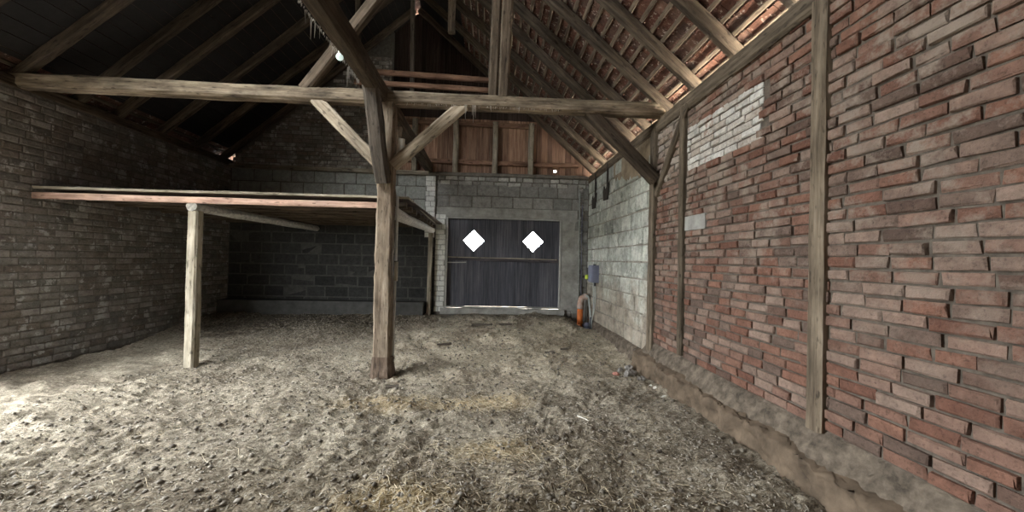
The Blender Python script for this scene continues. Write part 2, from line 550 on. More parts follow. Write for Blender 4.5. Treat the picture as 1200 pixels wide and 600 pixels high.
# ================================================================== SETTING
# ---- floor
def vnoise(x, y, f, seed):
    rng = np.random.RandomState(seed)
    T = rng.rand(256, 256)
    X, Y = x * f + 50, y * f + 50
    xi, yi = np.floor(X).astype(int), np.floor(Y).astype(int)
    fx, fy = X - xi, Y - yi
    fx, fy = fx * fx * (3 - 2 * fx), fy * fy * (3 - 2 * fy)
    g = lambda a, b_: T[a % 256, b_ % 256]
    return (g(xi, yi) * (1 - fx) * (1 - fy) + g(xi + 1, yi) * fx * (1 - fy) + g(xi, yi + 1) * (1 - fx) * fy + g(xi + 1, yi + 1) * fx * fy) - .5


def sstep(a, b_, t):
    t = np.clip((t - a) / (b_ - a), 0, 1)
    return t * t * (3 - 2 * t)


def floor_h(x, y):
    x, y = np.asarray(x, float), np.asarray(y, float)
    z = 0.27 * sstep(6.4, 8.9, y) * (1 - 0.85 * sstep(1.7, 2.35, x))
    z = z + 0.07 * sstep(1.9, 2.42, x) * (1 - sstep(7.5, 8.6, y)) * sstep(5.4, 6.2, y)
    z = z + 0.07 * vnoise(x, y, 0.9, 1) + 0.05 * vnoise(x, y, 2.6, 2)
    a = 0.55 + 0.6 * sstep(-.1, .2, vnoise(x, y, 1.3, 9))
    z = z + a * (0.050 * vnoise(x, y, 5.5, 3) + 0.040 * vnoise(x * 1.0, y * 1.3, 13, 4) + 0.026 * vnoise(x, y, 29, 5))
    c = vnoise(x, y, 12, 6)
    z = z - 0.05 * np.clip(-c - .25, 0, 1)
    return z - 0.01


def grid(xs, ys):
    X, Y = np.meshgrid(xs, ys)
    Z = floor_h(X, Y)
    nx, ny = len(xs), len(ys)
    v = np.stack([X, Y, Z], -1).reshape(-1, 3)
    i = np.arange(nx * ny).reshape(ny, nx)
    f = np.stack([i[:-1, :-1], i[:-1, 1:], i[1:, 1:], i[1:, :-1]], -1).reshape(-1, 4)
    return v, f


def np_mesh(name, v, f, mat, smooth=False):
    me = bpy.data.meshes.new(name)
    me.vertices.add(len(v))
    me.vertices.foreach_set('co', np.asarray(v, np.float32).ravel())
    k = f.shape[1]
    me.loops.add(f.size)
    me.loops.foreach_set('vertex_index', f.ravel().astype(np.int32))
    me.polygons.add(len(f))
    me.polygons.foreach_set('loop_start', np.arange(0, f.size, k, dtype=np.int32))
    me.polygons.foreach_set('loop_total', np.full(len(f), k, np.int32))
    if smooth:
        me.polygons.foreach_set('use_smooth', np.ones(len(f), bool))
    me.update(calc_edges=True)
    me.materials.append(mat)
    o = bpy.data.objects.new(name, me)
    COL.objects.link(o)
    return o


xs = np.concatenate([np.arange(LEFT - .05, -4.0, 0.06), np.arange(-4.0, RIGHT + .1, 0.02)])
ys = np.concatenate([np.arange(FRONT, 1.2, 0.1), np.arange(1.2, 5.0, 0.017), np.arange(5.0, BACK + .05, 0.026)])
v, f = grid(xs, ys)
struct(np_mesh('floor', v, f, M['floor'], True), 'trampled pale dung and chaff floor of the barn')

# ---- yard outside
mb = MB()
mb.box(-60, LEFT - .3, -60, 70, -.25, -.12)
mb.box(LEFT - .3, RIGHT + .25, BACK + .3, 70, -.25, -.12)
mb.box(LEFT - .3, RIGHT + .25, -60, FRONT - .3, -.25, -.12)
struct(mb.build('ground', M['ground']), 'dark earth yard outside the barn')
mb = MB()
mb.box(RIGHT + .25, 60, -60, 70, -.25, -.12)  # unseen ground, made this pale to bounce light onto the eave tiles
struct(mb.build('ground', M['gravel']), 'unseen pale ground outside the right wall, added for bounce light')

# roof geometry: rafter underside passes (RIGHT, 3.80) and the ridge at x = RX
RX, RZ, EZ = -1.9, 7.54, 3.80
SL = (RZ - EZ) / (RIGHT - RX)
ANG = math.atan(SL)
def roof_z(x):
    return RZ - SL * abs(x - RX)


# ---- back wall (masonry up to 3.7, door opening in it)
DX0, DX1, DZ0, DZ1 = -1.10, 1.745, 0.42, 2.62
WT = 3.66
mb = MB()
Yb = BACK
mb.box(LEFT - .25, DX0, Yb + .012, Yb + .26, -.3, WT)
mb.box(DX1, RIGHT + .2, Yb + .012, Yb + .26, -.3, WT)
mb.box(DX0, DX1, Yb + .012, Yb + .26, DZ1, WT)
mb.box(DX0, DX1, Yb + .012, Yb + .26, -.3, DZ0 - .06)
wb = struct(mb.build('wall_back', M['mortarD']), 'grey concrete block gable wall of the barn around the plank gate')
bricks('block_masonry', (0, Yb + .012, 0), (1, 0, 0), (0, -1, 0), -1.34, RIGHT, DZ1 + .24, WT - .22, 0.54, 0.29, .022, .016, M['blockB'], None, seed=3, parent=wb)
bricks('block_masonry', (0, Yb + .012, 0), (1, 0, 0), (0, -1, 0), DX1 + .03, RIGHT, 0.1, DZ1, 0.54, 0.29, .022, .016, M['blockB'], None, seed=33, parent=wb)
# ragged mortar-smeared top course and the cast lintel band
bricks('top_course', (0, Yb + .012, 0), (1, 0, 0), (0, -1, 0), -1.34, RIGHT, WT - .26, WT - .02, 0.26, 0.10, .03, .03, M['smear'], None, seed=4, jit=.012, uneven=.25, parent=wb)
mb = MB()
mb.box(-1.34, RIGHT - .28, Yb - .012, Yb + .05, DZ1 + .01, DZ1 + .24, .004)
mb.box(DX1 + .01, RIGHT - .16, Yb - .006, Yb + .05, .3, DZ1 + .02, .003)
mb.build('lintel_band', M['concrete'], wb)
bricks('stall_blocks', (0, Yb + .012, 0), (1, 0, 0), (0, -1, 0), LEFT, -1.62, 2.40, WT, 0.50, 0.30, .02, .016, M['blockL'], None, seed=5, parent=wb)
bricks('dark_stall_blocks', (0, Yb + .012, 0), (1, 0, 0), (0, -1, 0), LEFT, -1.34, 0.1, 2.40, 0.50, 0.25, .02, .012, M['blockS'], None, seed=6, parent=wb)  # shaded copy of the blocks above the stall roof
bricks('quoin_bricks', (0, Yb - .01, 0), (1, 0, 0), (0, -1, 0), RIGHT - .26, RIGHT - .12, 0.3, WT - .2, 0.13, 0.12, .03, .03, M['brickG'], None, seed=8, uneven=.3,
       keep=lambda u, z: random.random() < .8, parent=wb)
mb = MB()
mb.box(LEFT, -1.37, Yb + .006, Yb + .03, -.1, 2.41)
mb.build('dark_stall_mortar', M['shadeM'], wb)
# white sand-lime pier left of the gate and the white jamb beside it
mb = MB()
mb.box(-1.62, -1.375, Yb - .05, Yb + .05, 2.1, 3.60)
mb.box(-1.36, DX0 - .005, Yb - .02, Yb + .05, 0.3, 2.68)
mb.build('pier_core', M['mortar'], wb)
bricks('white_pier', (0, Yb - .05, 0), (1, 0, 0), (0, -1, 0), -1.62, -1.375, 2.1, 3.60, 0.245, 0.125, .012, .012, M['lime'], None, seed=9, jit=.001, parent=wb)
bricks('white_jamb', (0, Yb - .02, 0), (1, 0, 0), (0, -1, 0), -1.36, DX0 - .01, 0.3, 2.68, 0.24, 0.125, .012, .012, M['lime'], None, seed=10, jit=.001, parent=wb)
# a timber wall plate on the left half
timber('ledge_timber', (LEFT, Yb - .02, WT + .02), (-1.55, Yb - .02, WT - .0), .16, .10, M['stud'], parent=wb)
timber('ledge_timber', (-1.55, Yb + .03, WT + .0), (RIGHT, Yb + .03, WT + .03), .16, .09, M['blockB'], parent=wb)
# old brick infill of the gable left of the boarding
GB = -2.52
mb = MB()
def gable_prism(mb, x0, x1, y0, y1, zb):
    n = max(1, int((x1 - x0) / .3))
    cuts = sorted(set([x0 + (x1 - x0) * i / n for i in range(n + 1)] + ([RX] if x0 < RX < x1 else [])))
    for a, b_ in zip(cuts[:-1], cuts[1:]):
        za, zc = roof_z(a) + .235, roof_z(b_) + .235
        if min(za, zc) < zb:
            continue
        mb.add([(a, y0, zb), (b_, y0, zb), (b_, y0, zc), (a, y0, za), (a, y1, zb), (b_, y1, zb), (b_, y1, zc), (a, y1, za)],
               [(0, 1, 2, 3), (7, 6, 5, 4), (0, 4, 5, 1), (3, 2, 6, 7), (1, 5, 6, 2), (0, 3, 7, 4)])
gable_prism(mb, LEFT + .05, GB, Yb + .06, Yb + .24, WT)
mb.build('brick_infill_core', M['mortarD'], wb)
bricks('brick_infill', (0, Yb + .06, 0), (1, 0, 0), (0, -1, 0), LEFT, GB, WT + .05, 6.5, .25, .1, .016, .02, M['brickI'], None, seed=11,
       keep=lambda u, z: z < roof_z(u), jit=.006, parent=wb)

# ---- boarded gable
mb = MB()
x = GB
rb = random.Random(5)
HX, HZ = 1.59, 3.885
while x < RIGHT + .15:
    wv = rb.uniform(.11, .19)
    a, b_ = x + .007, min(x + wv, RIGHT + .2)
    y0 = Yb + .20 + rb.choice([0, .012])
    za, zc = roof_z(a) + .235, roof_z(b_) + .235
    zb = WT - .02
    if a < HX < b_:     # one board has a small knot hole that daylight comes through
        r = .028
        zt = HZ + r
        for (p, q, lo, hi0, hi1) in ((a, b_, zb, HZ - r, HZ - r), (a, HX - r, HZ - r, zt, zt), (HX + r, b_, HZ - r, zt, zt), (a, b_, zt, za, zc)):
            mb.add([(p, y0, lo), (q, y0, lo), (q, y0, hi1), (p, y0, hi0), (p, y0 + .025, lo), (q, y0 + .025, lo), (q, y0 + .025, hi1), (p, y0 + .025, hi0)],
                   [(0, 1, 2, 3), (7, 6, 5, 4), (0, 4, 5, 1), (3, 2, 6, 7), (1, 5, 6, 2), (0, 3, 7, 4)])
    else:
        mb.add([(a, y0, zb), (b_, y0, zb), (b_, y0, zc), (a, y0, za), (a, y0 + .025, zb), (b_, y0 + .025, zb), (b_, y0 + .025, zc), (a, y0 + .025, za)],
               [(0, 1, 2, 3), (7, 6, 5, 4), (0, 4, 5, 1), (3, 2, 6, 7), (1, 5, 6, 2), (0, 3, 7, 4)])
    x += wv
def plank_mat():
    m, nt, b = new_mat('gable_planks')
    geo = nt.nodes.new('ShaderNodeNewGeometry')
    oc = coords(nt, scale=(14, 14, 0.9))
    g = noise(nt, oc, 1.5, 6, .7)
    c = ramp(nt, g, [(.3, (.14, .085, .06)), (.5, (.33, .215, .15)), (.7, (.50, .36, .26))])
    v_ = ramp(nt, geo.outputs['Random Per Island'], [(0, (.55, .5, .48)), (1, (1.25, 1.15, 1.1))])
    c = mix(nt, 1.0, c, v_, 'MULTIPLY')
    sx = nt.nodes.new('ShaderNodeSeparateXYZ')      # gloom at the gable top is painted into the board colour
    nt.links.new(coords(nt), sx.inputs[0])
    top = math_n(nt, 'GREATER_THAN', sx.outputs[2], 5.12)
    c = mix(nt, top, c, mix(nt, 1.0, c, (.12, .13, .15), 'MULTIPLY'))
    nt.links.new(c, b.inputs['Base Color'])
    b.inputs['Roughness'].default_value = .85
    bump(nt, b, g, .5, .01)
    return m
M['plank'] = plank_mat()
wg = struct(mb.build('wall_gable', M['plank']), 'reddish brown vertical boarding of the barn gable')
mb = MB()      # cover strips nailed outside over the joints keep the sky out of the cracks
gable_prism(mb, GB, RIGHT + .2, Yb + .24, Yb + .262, WT - .02)
gc = mb.v
hole = MB()
cuts = [GB, HX - .035, HX + .035, RIGHT + .2]
def slab(mbx, a, b_, lo, ha, hb):
    mbx.add([(a, Yb + .24, lo), (b_, Yb + .24, lo), (b_, Yb + .24, hb), (a, Yb + .24, ha), (a, Yb + .26, lo), (b_, Yb + .26, lo), (b_, Yb + .26, hb), (a, Yb + .26, ha)],
            [(0, 1, 2, 3), (7, 6, 5, 4), (0, 4, 5, 1), (3, 2, 6, 7), (1, 5, 6, 2), (0, 3, 7, 4)])
for a, b_ in ((GB, RX), (RX, HX - .035), (HX + .035, RIGHT + .2)):
    slab(hole, a, b_, WT - .02, roof_z(a) + .235, roof_z(b_) + .235)
slab(hole, HX - .035, HX + .035, WT - .02, HZ - .035, HZ - .035)
slab(hole, HX - .035, HX + .035, HZ + .035, roof_z(HX) + .235, roof_z(HX) + .235)
hole.build('cover_boards', M['dark'], wg)
for sx in (-1.93, -.93, .05, .95):
    timber('gable_stud', (sx, Yb + .10, WT + .03), (sx, Yb + .10, 5.02), .13, .17, M['stud'], up=(0, 1, 0), parent=wg)
for z in (4.02, 4.97):
    xr = RIGHT - (z - EZ) / SL
    xl = max(GB, RX - (RIGHT - RX) + (z - EZ) / SL)
    timber('gable_rail', (xl, Yb + .145, z), (xr, Yb + .145, z), .10, .11, M['board'], parent=wg)

# ---- the wide plank gate in the back wall
dr = struct(empty('door_1', (DX0, Yb + .06, DZ0)), 'wide dark plank gate with two diamond-shaped holes')
D1, D2, DH = (-0.428, 2.055), (1.048, 2.068), 0.255
def cut_at(x):
    for cx, cz in (D1, D2):
        if abs(x - cx) < DH:
            return cz, DH - abs(x - cx)
    return None
def column(mbx, xa, xb, z0, z1, y, t):
    mbx.add([(xa, y, z0[0]), (xb, y, z0[1]), (xb, y, z1[1]), (xa, y, z1[0]), (xa, y + t, z0[0]), (xb, y + t, z0[1]), (xb, y + t, z1[1]), (xa, y + t, z1[0])],
            [(0, 1, 2, 3), (7, 6, 5, 4), (0, 4, 5, 1), (3, 2, 6, 7), (1, 5, 6, 2), (0, 3, 7, 4)])
ymid = 1.565
mb = MB()
rb = random.Random(12)
x = DX0 + .006
edges = [x]
while x < DX1 - .012:
    x = min(x + rb.uniform(.10, .15), DX1 - .006)
    edges.append(x)
for a, b_ in zip(edges[:-1], edges[1:]):
    yy = Yb + .075 + rb.choice([0, .006, .012])
    cs = sorted(set([a, b_] + [c for d in (D1, D2) for c in (d[0] - DH, d[0], d[0] + DH) if a < c < b_]))
    for p, q in zip(cs[:-1], cs[1:]):
        cm = cut_at((p + q) / 2)
        if cm is None:
            column(mb, p, q, (ymid, ymid), (DZ1 - .004, DZ1 - .004), yy, .03)
        else:
            cx, cz = (D1 if abs((p + q) / 2 - D1[0]) < DH else D2)
            hp, hq = DH - abs(p - cx), DH - abs(q - cx)
            column(mb, p, q, (ymid, ymid), (cz - hp, cz - hq), yy, .03)
            column(mb, p, q, (cz + hp, cz + hq), (DZ1 - .004, DZ1 - .004), yy, .03)
adopt(mb.build('upper_leaf', M['door']), dr)
mb = MB()
for a, b_ in zip(edges[:-1], edges[1:]):
    yy = Yb + .095 + rb.choice([0, .006, .012])
    column(mb, a, b_, (DZ0 + .012, DZ0 + .012), (ymid, ymid), yy, .03)
adopt(mb.build('lower_leaf', M['door']), dr)
def doorgrain():
    m, nt, b = new_mat('dark_gate_planks')
    geo = nt.nodes.new('ShaderNodeNewGeometry')
    g = noise(nt, coords(nt, scale=(22, 10, 0.7)), 1.6, 6, .75)
    c = ramp(nt, g, [(.3, (.035, .036, .045)), (.5, (.085, .089, .105)), (.7, (.16, .16, .175))])  # bluish haze of glare painted into the plank colour
    v_ = ramp(nt, geo.outputs['Random Per Island'], [(0, (.7, .68, .68)), (1, (1.2, 1.15, 1.12))])
    nt.links.new(mix(nt, 1.0, c, v_, 'MULTIPLY'), b.inputs['Base Color'])
    b.inputs['Roughness'].default_value = .75
    bump(nt, b, g, .5, .008)
    return m
dm = doorgrain()
for ch in dr.children:
    ch.data.materials.clear()
    ch.data.materials.append(dm)
timber('door_rail', (DX0 + .05, Yb + .062, ymid + .04), (DX1 - .05, Yb + .062, ymid + .02), .05, .09, M['door'], parent=dr)
timber('draw_bar', (DX0 - .02, Yb + .03, ymid + .075), (DX1 - .1, Yb + .03, ymid + .06), .025, .02, M['stud'], parent=dr)
timber('draw_bar', (DX0 - .02, Yb + .03, ymid - .06), (DX0 + .5, Yb + .04, ymid - .05), .025, .02, M['frame'], parent=dr)
for a, b_ in (((DX0 + .02, Yb + .03, DZ0 - .02), (DX0 + .02, Yb + .03, DZ1)), ((DX1 - .02, Yb + .03, DZ0 - .02), (DX1 - .02, Yb + .03, DZ1))):
    timber('door_frame', a, b_, .04, .10, M['frame'], up=(0, 1, 0), parent=dr)
timber('door_frame', (DX0, Yb + .03, DZ1 - .015), (DX1, Yb + .03, DZ1 - .015), .10, .03, M['frame'], parent=dr)
timber('door_sill', (DX0, Yb + .04, DZ0), (DX1, Yb + .04, DZ0), .12, .035, M['frame'], parent=dr)
timber('door_sill', (DX0 - .1, Yb - .02, DZ0 - .1), (DX1 + .1, Yb - .02, DZ0 - .1), .10, .15, M['concrete'], parent=dr)

# ---- right wall: block part (far), timber framed brick part (near)
mb = MB()
mb.box(RIGHT + .012, RIGHT + .12, 5.46, BACK + .26, -.3, 3.56)
mb.box(RIGHT + .03, RIGHT + .12, FRONT - .25, 5.46, -.3, 3.56)
wr = struct(mb.build('wall_right', M['mortarG']), 'right barn wall, pale concrete blocks at the far end and timber-framed brick nearer')
bricks('pale_blocks', (RIGHT + .012, 0, 0), (0, 1, 0), (-1, 0, 0), 5.46, BACK, 0.22, 3.56, .46, .278, .024, .022, M['block'], None, seed=21, jit=.007, uneven=.12, parent=wr)
mb = MB()
mb.box(RIGHT + .026, RIGHT + .05, FRONT, 5.46, -.1, 3.56)
mb.build('brown_mortar', M['mortarB'], wr)
bricks('brick_panel', (RIGHT + .03, 0, 0), (0, 1, 0), (-1, 0, 0), 4.60, 5.34, 0.42, 2.75, .235, .083, .016, .028, M['brick'], None, seed=22, jit=.007, uneven=.12, parent=wr)
bricks('rubble_panel', (RIGHT + .03, 0, 0), (0, 1, 0), (-1, 0, 0), 4.60, 5.34, 2.75, 3.6, .17, .095, .02, .026, M['rubble'], None, seed=23, jit=.015, uneven=.3, parent=wr)
bricks('brick_panel', (RIGHT + .03, 0, 0), (0, 1, 0), (-1, 0, 0), FRONT, 4.50, 0.42, 3.6, .235, .083, .016, .028, M['brick'], None, seed=24, jit=.006, uneven=.1,
       keep=lambda u, z: not (4.05 < u < 4.5 and 2.0 < z < 2.2) and not (2.75 < z < 3.3 and u > 3.2), parent=wr)
bricks('limewashed_bricks', (RIGHT + .03, 0, 0), (0, 1, 0), (-1, 0, 0), 3.2, 4.50, 2.75, 3.3, .235, .083, .014, .022, M['brickW'], None, seed=25, jit=.006, uneven=.1, parent=wr)
mb = MB()
mb.box(RIGHT - .0, RIGHT + .05, 4.06, 4.5, 2.01, 2.19, .004)
mb.build('concrete_patch', M['concrete'], wr)
rp = random.Random(8)
n = 26
low = [(5.47 + 1.75 * i / n, 2.98 + .30 * (i / n) ** 1.2 + rp.uniform(-.07, .05)) for i in range(n + 1)]
mb = MB()
for (ya, za), (yb, zb) in zip(low[:-1], low[1:]):
    mb.add([(xx, yy, zz) for xx in (RIGHT - .012, RIGHT + .03) for yy, zz in ((ya, za), (yb, zb), (yb, 3.56), (ya, 3.56))],
           [(0, 3, 2, 1), (4, 5, 6, 7), (0, 1, 5, 4), (2, 3, 7, 6), (1, 2, 6, 5), (0, 4, 7, 3)])
mb.build('plaster_panel', M['plaster'], wr)

# footing: ledge below the blocks, rubble shoulder and worn sill below the bricks
def footing(name, y0, y1, prof_fn, mat, seed, step=.022):
    rng = np.random.RandomState(seed)
    ysn = np.arange(y0, y1 + 1e-6, step)
    vs, fs = [], []
    k = None
    for i, yy in enumerate(ysn):
        pr = prof_fn(yy)
        m_ = 10
        pts = []
        for a, b_ in zip(pr[:-1], pr[1:]):
            for t in np.linspace(0, 1, m_, endpoint=False):
                pts.append((a[0] + (b_[0] - a[0]) * t, a[1] + (b_[1] - a[1]) * t))
        pts.append(pr[-1])
        k = len(pts)
        arr = np.array(pts)
        n_ = .04 * vnoise(arr[:, 0] * 0 + yy * 1.3, arr[:, 1] * 2.1 + arr[:, 0], 31, seed + 5) + .06 * vnoise(arr[:, 0] * 0 + yy, arr[:, 1] + arr[:, 0], 5, seed) + .035 * vnoise(arr[:, 0] * 0 + yy, arr[:, 1] + arr[:, 0], 14, seed + 1)
        for (px_, pz_), q in zip(pts, n_):
            vs.append((px_ + q, yy, pz_ + q * .6))
    for i in range(len(ysn) - 1):
        for j in range(k - 1):
            a = i * k + j
            fs.append((a, a + 1, a + k + 1, a + k))
    n0 = len(vs)
    for side, idx in ((0, 0), (1, (len(ysn) - 1) * k)):
        fs.append(tuple(idx + j for j in (range(k) if side == 0 else reversed(range(k)))))
    return link_mesh(name, vs, fs, mat, None, True)
f1 = footing('block_footing', 5.56, 8.5, lambda y: [(RIGHT + .05, -.1), (RIGHT - .10, -.08), (RIGHT - .06, .22), (RIGHT + .05, .27)], M['footing'], 41)
f1.parent = wr
f2 = footing('rubble_footing', FRONT, 5.56, lambda y: [(RIGHT - .06, -.1), (RIGHT - .10, .18), (RIGHT + .0, .40), (RIGHT + .08, .46)], M['footing'], 42)
f2.parent = wr
f3 = footing('worn_sill', FRONT, 5.72, lambda y: [(RIGHT - .02, -.1), (RIGHT - .17, -.06), (RIGHT - .15, .21), (RIGHT - .04, .255)], M['sill'], 47)
f3.parent = wr
f3['label'] = 'smooth brown worn sill at the foot of the brick'

# ---- left wall with the added gate, wall behind the camera
mb = MB()
mb.box(LEFT - .25, LEFT, FRONT - .25, ADDED_GATE[0], -.3, EZ)
mb.box(LEFT - .25, LEFT, ADDED_GATE[1], BACK + .26, -.3, EZ)
mb.box(LEFT - .25, LEFT, ADDED_GATE[0], ADDED_GATE[1], ADDED_GATE[2], EZ)
wl = struct(mb.build('wall_left', M['mortarD']), 'old grey brick wall on the left with an added open gate')
bricks('brick_panel', (LEFT, 0, 0), (0, 1, 0), (1, 0, 0), FRONT, BACK, 0.0, EZ - .14, .25, .1, .016, .016, M['brickG'], None, seed=31, parent=wl, keep=lambda u, z: not (ADDED_GATE[0] - .13 < u < ADDED_GATE[1] + .13 and z < ADDED_GATE[2] + .05))
mb = MB()
mb.box(LEFT - .25, RIGHT + .2, FRONT - .25, FRONT, -.3, EZ)
gable_prism(mb, LEFT - .2, RIGHT + .2, FRONT - .2, FRONT - .05, EZ)
struct(mb.build('wall_front', M['mortarD']), 'wall behind the viewer')

# ---- roof: clay tiles on battens, both slopes
RAF_H, BAT_H = .14, .032
UX = Vector((math.cos(ANG), 0, -math.sin(ANG)))        # down the right slope
UN = Vector((math.sin(ANG), 0, math.cos(ANG)))         # outward
def roof_side(sgn, name, label):
    mb = MB()
    rnd = random.Random(60 + sgn)
    u = Vector((UX.x * sgn, 0, UX.z))
    n = Vector((UN.x * sgn, 0, UN.z))
    base = Vector((RX, 0, RZ)) + n * (RAF_H + BAT_H)
    pitch, tl, tw, th = .178, .35, .18, .014
    Ls = (RIGHT - RX) / math.cos(ANG) + .66
    s = Ls
    row = 0
    lift = .052
    while s > 0:
        y = FRONT - .2 - (tw / 2 if row % 2 else 0)
        while y < BACK + .45:
            j = rnd.uniform(-.004, .004)
            if sgn < 0 and ADDED_GAP[2] < y + tw / 2 < ADDED_GAP[3] and ADDED_GAP[0] < RX - (s - pitch / 2) * math.cos(ANG) < ADDED_GAP[1]:
                y += tw
                continue
            s1, s0 = s + rnd.uniform(-.006, .006), max(0, s - tl)
            n0, n1 = .0 + j, lift + j + rnd.uniform(-.003, .003)
            a, b_ = y + .002, y + tw - .002
            q = []
            for ss, nn_ in ((s0, n0), (s1, n1)):
                for yy in (a, b_):
                    for t in (0, th):
                        q.append(base + u * ss + n * (nn_ + t) + Vector((0, yy, 0)))
            fs = [(0, 1, 3, 2), (4, 6, 7, 5), (0, 4, 5, 1), (2, 3, 7, 6), (0, 2, 6, 4), (1, 5, 7, 3)]
            if sgn < 0:
                fs = [tuple(reversed(x_)) for x_ in fs]
            mb.add(q, fs)
            y += tw
        s -= pitch
        row += 1
    c = struct(mb.build(name, M['tile']), label)
    s = Ls - .045
    k = 0
    while s > .05:
        p = base + u * s - n * (BAT_H * .5)
        timber('roof_batten', (p.x, FRONT - .2, p.z), (p.x, BACK + .28, p.z), .05, BAT_H, M['batten'], up=n, parent=None, wob=.003, seg=24, seed=k + 100 * (sgn + 2)).parent = c
        s -= pitch
        k += 1
    return c, base, u, n, Ls
cr = roof_side(1, 'ceiling_right', 'right roof slope, underside of red clay tiles on battens')
cl = roof_side(-1, 'ceiling_left', 'left roof slope, dark underside of clay tiles on battens')

mb = MB()
y = FRONT - .2
while y < BACK + .4:        # half-round ridge tiles
    pts = []
    for yy in (y, y + .36):
        for rr in (.20, .185):
            for k in range(7):
                a = math.radians(8 + 164 * k / 6)
                pts.append((RX + rr * 1.05 * math.cos(a), yy, RZ + .10 + rr * math.sin(a)))
    fs = []
    for k in range(6):
        fs += [(k, k + 1, 15 + k, 14 + k), (7 + k, 21 + k, 22 + k, 8 + k), (k, 7 + k, 8 + k, k + 1), (14 + k, 15 + k, 22 + k, 21 + k)]
    fs += [(0, 14, 21, 7), (6, 13, 27, 20)]
    mb.add(pts, fs)
    y += .335
mb.build('ridge_tiles', M['tile'], cr[0])
# dark sheets added under the tiles: painted shade by the ridge and left slope
for sgn, s0, s1, par in ((1, .02, 1.42, cr[0]), (-1, .02, 5.5, cl[0])):
    u = Vector((UX.x * sgn, 0, UX.z))
    n = Vector((UN.x * sgn, 0, UN.z))
    s = s0
    mb = MB()
    while s < s1:
        e = min(s + .2, s1)
        spans = [(FRONT - .1, BACK + .19)]
        if sgn < 0 and ADDED_GAP[0] - .05 < RX - (s + e) / 2 * math.cos(ANG) < ADDED_GAP[1] + .05:
            spans = [(FRONT - .1, ADDED_GAP[2]), (ADDED_GAP[3], BACK + .19)]
        for ya, yb in spans:
            q = [Vector((RX, 0, RZ)) + u * a + n * (RAF_H + b_ - .012 * (sgn > 0)) + Vector((0, yy, 0)) for a in (s, e - .006) for yy in (ya, yb) for b_ in (-.004, .008)]
            mb.add(q, [(0, 1, 3, 2), (4, 6, 7, 5), (0, 4, 5, 1), (2, 3, 7, 6), (0, 2, 6, 4), (1, 5, 7, 3)])
        s = e
    mb.build('shade_sheet', M['shadeR'], par)

# ================================================================== TIMBERS
raf_y = [8.98, 8.15, 7.30, 6.50, 5.90, 5.17, 4.43, 3.68, 2.93, 2.18]
names_r = {0: 'brown roof rafter lying flat against the boarded gable, right slope',
           1: 'roof rafter of the right slope, second one out from the boarded gable',
           2: 'roof rafter of the right slope, third one out from the boarded gable',
           3: 'roof rafter of the right slope, fourth one out from the boarded gable',
           4: 'roof rafter of the right slope with its foot just left of the tie beam end',
           5: 'roof rafter of the right slope whose foot meets the end of the tie beam',
           6: 'roof rafter of the right slope, first one nearer than the tie beam',
           7: 'roof rafter of the right slope, second one nearer than the tie beam',
           8: 'roof rafter of the right slope, third one nearer than the tie beam',
           9: 'roof rafter of the right slope, fourth one nearer than the tie beam'}
for i, y in enumerate(raf_y):
    for sgn in (1, -1):
        u = Vector((UX.x * sgn, 0, UX.z))
        n = Vector((UN.x * sgn, 0, UN.z))
        a = Vector((RX, y, RZ)) + n * (RAF_H / 2)
        Lr = (RIGHT - RX) / math.cos(ANG) + .18
        if i not in (0,):
            yo = random.uniform(-.02, .02)
        else:
            yo = 0
        r = timber('rafter', a + u * .02, a + u * Lr + Vector((0, yo, 0)), .108, RAF_H, M['rafter'], up=n, wob=.009, sag=.01)
        if sgn > 0:
            lab = names_r[i]
        else:
            lab = 'roof rafter of the dark left slope, ' + ['lying against the brick gable', 'second one out from the gable', 'third one out from the gable',
                   'fourth one out from the gable', 'fifth one out from the gable', 'directly above the tie beam', 'first one nearer than the tie beam',
                   'second one nearer than the tie beam', 'third one nearer than the tie beam', 'fourth one nearer than the tie beam'][i]
        tag(r, lab, 'rafter', 'rafters of the right roof slope' if sgn > 0 else 'rafters of the left roof slope')

# wall plates
tag(timber('wall_plate', (RIGHT + .035, BACK + .2, 3.635), (RIGHT + .035, FRONT, 3.635), .11, .19, M['frame_old'], wob=.012),
    'long wall plate timber on top of the right wall carrying the rafter feet', 'beam')
tag(timber('wall_plate', (LEFT - .08, BACK + .2, 3.75), (LEFT - .08, FRONT, 3.75), .20, .16, M['rafter'], wob=.012),
    'wall plate timber on top of the left wall above the added gate', 'beam')

TY = 5.2
tag(timber('tie_beam', (LEFT - .1, TY, 3.80), (RIGHT + .02, TY, 3.805), .18, .19, M['beam'], wob=.012, seed=5),
    'long pale hewn tie beam crossing the barn on the leaning post', 'beam')
tag(timber('purlin', (-1.56, FRONT, 3.86), (-1.57, BACK + .1, 3.83), .20, .26, M['rafter'], wob=.012, taper=.92, seed=6),
    'thick dark lengthwise beam running from upper left to the back wall', 'beam')
# middle post
pt = empty('timber_post', (-1.45, TY, 0), 'rough weathered post standing on the dung floor in front of the dark stall', 'post')
timber('post_shaft', (-1.45, TY, .18), (-1.455, TY, 3.72), .23, .21, M['post'], up=(0, 1, 0), parent=pt, wob=.014, taper=.90, seg=34, cham=.12, seed=9)
timber('post_foot', (-1.455, TY - .01, -.06), (-1.45, TY, .24), .30, .27, M['foot'], up=(0, 1, 0), parent=pt, wob=.012, taper=.86, seg=6, seed=10)
timber('post_edge_strip', (-1.315, TY + .03, 1.55), (-1.315, TY + .03, 2.45), .03, .05, M['frame'], up=(0, 1, 0), parent=pt, wob=.002)
timber('post_edge_strip', (-1.31, TY + .03, 1.27), (-1.31, TY + .03, 1.54), .04, .06, M['stud'], up=(0, 1, 0), parent=pt, wob=.004)
timber('post_edge_strip', (-1.325, TY + .04, .15), (-1.32, TY + .04, 1.28), .025, .04, M['frame'], up=(0, 1, 0), parent=pt, wob=.002)  # pale strip added for the lit right edge of the post
